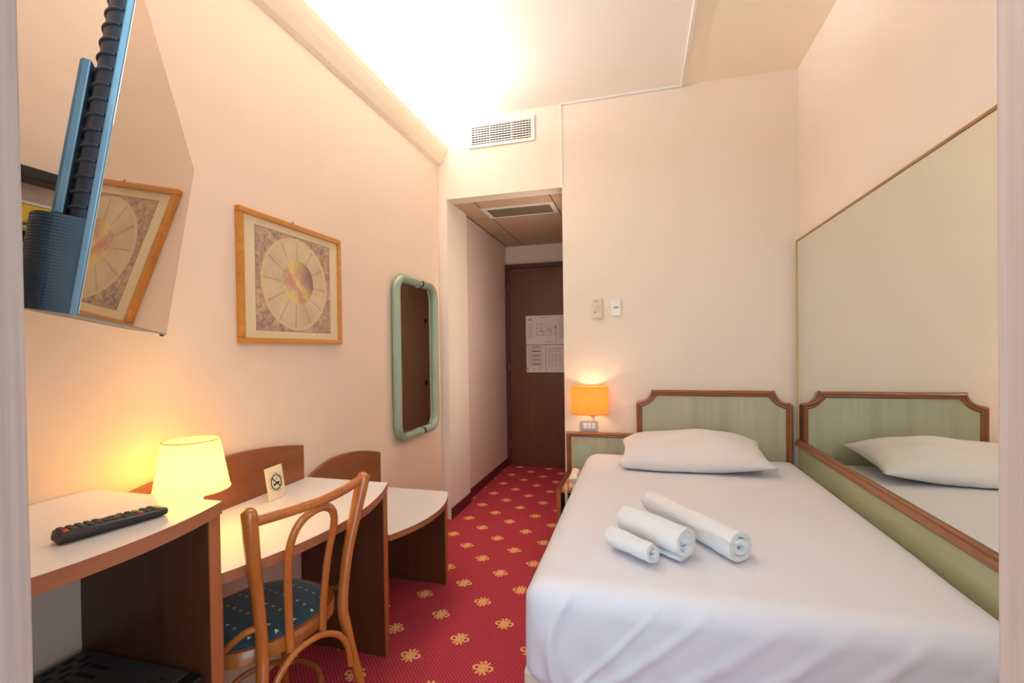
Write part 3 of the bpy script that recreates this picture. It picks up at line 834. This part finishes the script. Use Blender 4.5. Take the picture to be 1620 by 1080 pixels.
# towels
def towel(name, label, a, b_, R, turns, seed, squash=.86, wob=.06):
    a = Vector(a); b_ = Vector(b_); d = (b_ - a); Lh = d.length; ang = math.atan2(d.y, d.x)
    t = thing(name, label, 'towel', (a.x, a.y, a.z), ang, 'rolled towels on the bed')
    rnd = random.Random(seed)
    th = R / (turns + .55) * .92
    nS = int(26 * turns); nL = 16
    bb = bmesh.new(); V = []
    ph1, ph2 = rnd.uniform(0, 6), rnd.uniform(0, 6)
    for i in range(nL + 1):
        s = i / nL; x = s * Lh; rowO, rowI = [], []
        for k in range(nS + 1):
            f = k / nS; an = -f * turns * 2 * pi - 2.2; rc = lerp(R * .07, R - th / 2, f)
            rc *= 1 + wob * sin(2 * an + ph1 + s * 1.2) * (.4 + .6 * f)+ .03 * sin(5 * an + ph2 + s * 3)
            xx = x + .006 * sin(an * 1.0 + f * 5) * (1 if 0 < i < nL else 1.4) * (0 if i in range(2, nL - 1) else 1)
            for row, o in ((rowO, th * .5), (rowI, -th * .5)):
                r = rc + o
                row.append(bb.verts.new((xx, r * cos(an), R * squash + r * sin(an) * squash)))
        V.append((rowO, rowI))
    for i in range(nL):
        for side in (0, 1):
            A, B = V[i][side], V[i + 1][side]
            for k in range(nS): q = bb.faces.new((A[k], A[k + 1], B[k + 1], B[k])); q.smooth = True
        for k in (0, nS): q = bb.faces.new((V[i][0][k], V[i][1][k], V[i + 1][1][k], V[i + 1][0][k])); q.smooth = True
    for i in (0, nL):
        for k in range(nS): q = bb.faces.new((V[i][0][k], V[i][0][k + 1], V[i][1][k + 1], V[i][1][k])); q.smooth = True
    m = MB(); m.merge(bb); o = m.build('towel_roll', M_towel, t, sharp=70)
    tx = bpy.data.textures.new('towel_crumple', 'CLOUDS'); tx.noise_scale = .035; tx.noise_depth = 2
    q = o.modifiers.new('crumple', 'DISPLACE'); q.texture = tx; q.strength = .009; q.mid_level = .5; q.texture_coords = 'GLOBAL'
    return t
ZT = .5635
towel('rolled_towel', 'smallest rolled white towel, left of the three on the bed', (-.098, 1.620, ZT), (.035, 1.503, ZT), .041, 2.4, 1, .84, .11)
towel('rolled_towel', 'middle rolled white towel with thick spiral end on the bed', (-.055, 1.732, ZT), (.137, 1.554, ZT), .060, 3.0, 2, .88, .11)
towel('rolled_towel', 'longest rolled white towel, right of the three on the bed', (.048, 1.978, ZT), (.303, 1.588, ZT), .063, 2.2, 5, .76, .17)

# ------------------------------------------------------------------ big wall mirror with rail and green panel
wm = thing('mirror_panel', 'large wall mirror with thin brass edge above the bed side', 'mirror', (0, 0, 0))
XM = .905
MB().box(XM, XR - .0015, 1.10, 3.090, .684, 1.846).build('glass', M_mirror, wm)
MB().box(XM - .004, XR - .001, 1.10, 3.098, 1.8465, 1.856, .001).build('edge_strip', M_brass, wm)
MB().box(XM - .004, XR - .001, 3.0905, 3.098, .684, 1.846, .001).build('edge_strip', M_brass, wm)
rl = MB(); 
rl.prism([(XR - .001, .683), (XM - .006, .683), (XM - .012, .676), (XM - .008, .668), (XM - .018, .660), (XM - .020, .650), (XM - .012, .640), (XM - .002, .636), (XR - .001, .636)], 1.10, 3.094, 'y')
rl.build('rail', M_frameY, wm)
MB().box(XM, XR - .001, 1.10, 3.094, .20, .6355).build('green_panel', M_greenY, wm)

# ------------------------------------------------------------------ wall fittings
sc = thing('wall_lamp', 'lit wall lamp with amber fabric drum shade beside the headboard', 'lamp', (-.312, YB, .82))
M_amber = shademat('amber_fabric', (226, 150, 80), (255, 140, 36), .22, .4)
m = MB(); m.lathe([(1, -.004), (1.0, .09), (1, .168)], 0, -.112, 64, .121, .105, cap=False); s1 = m.build('lamp_shade', M_amber, sc)
for z in (-.004, .168):
    MB().tube([(.1215 * cos(a), -.112 + .1055 * sin(a), z) for a in [2 * pi * k / 64 for k in range(64)]], .0015, 6, closed=True).build('shade_rim', plain('amber_trim', (170, 120, 60), .7), s1)
MB().tube(smoothpath([(.010, -.005, -.020), (.012, -.035, -.030), (.008, -.070, -.025), (.006, -.090, .0), (.006, -.090, .06)], 5), .0045, 8).build('arm', M_brass, sc)
MB().tube([(.010, -.0005, -.022), (.010, -.008, -.022)], .016, 16).build('wall_rose', M_brass, sc)
MB().lathe([(.008, .055), (.009, .07), (.013, .095), (.013, .11), (.009, .124), (.003, .128)], .006, -.090, 20).build('bulb', shademat('bulb_glow_small', (255, 230, 180), (255, 214, 150), 8), sc)
sw = thing('light_switch', 'silver two-rocker switch plate below the amber wall lamp', 'switch', (-.329, YB, .7165))
MB().box(-.058, .058, -.007, 0, -.034, .034, .002).build('plate', plain('silver_plate', (176, 184, 184), .3, .4), sw)
for x in (-.026, .002): MB().box(x - .011, x + .011, -.011, -.0072, -.019, .019, .002).build('rocker', M_whiteplastic, sw)
MB().box(.020, .042, -.010, -.0072, -.019, .019, .002).build('socket_insert', M_whiteplastic, sw)
th = thing('thermostat', 'beige room thermostat with dial on the back wall', 'thermostat', (-.2635, YB, 1.499))
MB().box(-.0325, .0325, -.022, .002, -.064, .064, .003).build('housing', plain('beige_plastic', (222, 208, 186), .5), th)
m = MB(); m.tube([(.004, -.0222, .006), (.004, -.0275, .006)], .0175, 24); m.build('dial', plain('beige_dial', (214, 200, 180), .45), th)
MB().tube([(-.014, -.0222, -.024), (-.014, -.0235, -.024)], .0045, 12).build('indicator', M_blackmat, th)
m = MB(); m.box(-.020, .006, -.0228, -.0221, .045, .050); m.build('printed_mark', plain('mark_grey', (140, 130, 116), .7), th)
m = MB(); m.box(-.004, .012, -.024, -.0221, -.046, -.040, .0005); m.build('slider', M_whiteplastic, th)
cs = thing('wall_keypad', 'white vertical wall control plate right of the thermostat', 'switch', (-.143, YB, 1.501))
MB().box(-.030, .030, -.012, 0, -.053, .053, .003).build('plate', M_whiteplastic, cs)
MB().box(-.016, .016, -.0135, -.0121, -.006, .007, .0005).build('display', plain('grey_display', (150, 148, 140), .3), cs)
MB().box(-.008, .008, -.0130, -.0121, .040, .043).build('printed_mark', plain('mark_pale', (190, 186, 176), .7), cs)

# ------------------------------------------------------------------ papers on the entrance door
M_paper = plain('white_paper', (226, 218, 214), .6); M_ink = plain('ink_grey', (150, 140, 140), .8); M_inkd = plain('ink_dark', (70, 60, 60), .8); M_red = plain('ink_red', (196, 80, 70), .8); M_ingreen = plain('ink_green', (70, 140, 90), .8)
yp = YD - .036
def sheet(name, label, x0, x1, z0, z1, inks):
    """one printed sheet: paper with its print in the same mesh"""
    w, h = (x1 - x0) / 2, (z1 - z0) / 2
    m = MB(); m.box(-w, w, -.0015, 0, -h, h)
    for k, rects in enumerate(inks(w, h)):
        m.mi = k + 1
        for (a, b, c, d) in rects: m.box(a, b, -.0019, -.0014, c, d)
    o = m.build(name, [M_paper, M_ink, M_inkd, M_red, M_ingreen]); o.location = ((x0 + x1) / 2, yp, (z0 + z1) / 2)
    return tag(o, label, 'notice', 'notices taped on the entrance door')
r = random.Random(5)
def plan_inks(w, h):
    rc = [(-w + .02, -w + .075, h - .09 - i * .018, h - .086 - i * .018) for i in range(9)]
    rc += [(w - .07, w - .02, h - .07 - i * .012, h - .067 - i * .012) for i in range(15)] + [(-.06, .08, h - .02, h - .016), (-.03, .04, h - .03, h - .027)]
    pl = []
    for (x0, x1, z0, z1) in ((-.10, -.04, .02, .07), (-.04, .02, -.02, .04), (.02, .08, .01, .04), (-.09, -.03, -.06, .02), (-.03, .06, -.05, -.02), (.06, .10, -.04, .03), (-.10, .11, -.055, .06)):
        e = .0014
        pl += [(x0, x1, z0, z0 + e), (x0, x1, z1 - e, z1), (x0, x0 + e, z0, z1), (x1 - e, x1, z0, z1)]
    pl += [(-.175, -.165, .10, .12), (-.155, -.148, .10, .12), (-.06, -.045, -.02, -.012), (-.045, -.035, -.01, 0), (.0, .012, 0, .006), (.035, .05, -.005, .004), (.05, .056, -.02, -.005), (w - .055, w - .04, h - .025, h - .018)]
    return rc, pl, [(.105, .110, -.09, -.02), (-.14, -.12, .088, .092), (.0, .07, -.125, -.121)], [(.100, .112, .015, .045), (.100, .112, -.125, -.115)]
sheet('evacuation_plan', 'wide paper evacuation plan at the top on the entrance door', -1.145, -.725, 1.280, 1.583, plan_inks)
sheet('safety_notice', 'lower left printed notice under the evacuation plan', -1.142, -.938, .990, 1.274, lambda w, h: (
    [(-w + .02, w - .02 - .03 * r.random(), h - .02 - i * .0125, h - .0165 - i * .0125) for i in range(17)],
    [(-.04, .05, h - .0215 - k * .045, h - .0155 - k * .045) for k in range(5)],
    [(-w + .008, -w + .022, -h + .035, -h + .052), (.035, .048, -h + .04, -h + .053), (-w + .008, -w + .016, -h + .018, -h + .026)],
    [(-.03, -.018, -h + .038, -h + .05), (-.03, -.02, -h + .018, -h + .028)]))
sheet('price_notice', 'lower right printed notice next to the safety notice', -.934, -.730, .990, 1.274, lambda w, h: (
    [(-w + .015, w - .02 - .03 * r.random(), h - .03 - i * .0125, h - .0265 - i * .0125) for i in range(4)] + [(-w + .02 + (i % 4) * .04, -w + .04 + (i % 4) * .04, h - .09 - (i // 4) * .013, h - .0865 - (i // 4) * .013) for i in range(44)],
    [(x, x + .0012, -h + .02, h - .08) for x in (-.05, -.01, .03, .07)], [], []))

# ------------------------------------------------------------------ lights
def area(name, loc, rot, sx, sy, power, color, spread=None):
    l = bpy.data.lights.new(name, 'AREA'); l.shape = 'RECTANGLE'; l.size = sx; l.size_y = sy; l.energy = power; l.color = color
    if spread: l.spread = radians(spread)
    o = bpy.data.objects.new(name, l); col.objects.link(o); o.location = loc; o.rotation_euler = rot; return o
def point(name, loc, power, color, r=.03):
    l = bpy.data.lights.new(name, 'POINT'); l.energy = power; l.color = color; l.shadow_soft_size = r
    o = bpy.data.objects.new(name, l); col.objects.link(o); o.location = loc; return o
area('daylight', (-.22, .40, 1.25), (radians(90), 0, 0), .80, 1.9, 9.5, (.52, .83, 1.0))
area('cove_strip', (XL + .038, 1.70, 2.712), (radians(180), radians(48), 0), .045, 2.62, 34, (1.0, .97, .96))
point('table_lamp_light', (-1.236, 1.034, .900), 3.6, (1.0, .64, .12), .030)
point('wall_lamp_light', (-.306, YB - .09, .92), 2.2, (1.0, .74, .42), .026)

area('cove_strip_wide', (XL + .050, 1.62, 2.730), (radians(180), radians(74), 0), .03, 2.45, 6, (1.0, .97, .95), 60)
area('corridor_fill', (XO - .004, 3.36, 1.45), (radians(90), 0, radians(90)), .36, 1.5, 4.4, (1.0, .86, .70))  # added warm fill on the unseen right corridor wall, brightens pier and corridor
w_ = bpy.data.worlds.new('world'); scn.world = w_; w_.use_nodes = True
bg = w_.node_tree.nodes['Background']; bg.inputs[0].default_value = (.88, .94, 1.0, 1); bg.inputs[1].default_value = .75

# ------------------------------------------------------------------ camera
f_, yaw, pitch, roll, sy_ = 734.27, .266993, -.009959, -.0138465, 18.858
fwd = Vector((-sin(yaw) * cos(pitch), cos(yaw) * cos(pitch), sin(pitch)))
r0 = Vector((cos(yaw), sin(yaw), 0)); u0 = r0.cross(fwd)
Rr = r0 * cos(roll) + u0 * sin(roll); Uu = -r0 * sin(roll) + u0 * cos(roll)
cam = bpy.data.cameras.new('camera'); co = bpy.data.objects.new('camera', cam); col.objects.link(co)
cam.sensor_width = 36; cam.sensor_fit = 'HORIZONTAL'; cam.lens = f_ / 1620 * 36; cam.shift_y = sy_ / 1620; cam.clip_start = .02
Bk = -fwd
co.matrix_world = Matrix(((Rr.x, Uu.x, Bk.x, 0), (Rr.y, Uu.y, Bk.y, 0), (Rr.z, Uu.z, Bk.z, 1.24), (0, 0, 0, 1)))
scn.camera = co
scn.view_settings.view_transform = 'Standard'
scn.view_settings.look = 'None'
scn.view_settings.exposure = 0.22
scn.view_settings.gamma = 1.0
scn.cycles.max_bounces = 14; scn.cycles.diffuse_bounces = 7; scn.cycles.glossy_bounces = 6
scn.cycles.sample_clamp_indirect = 6
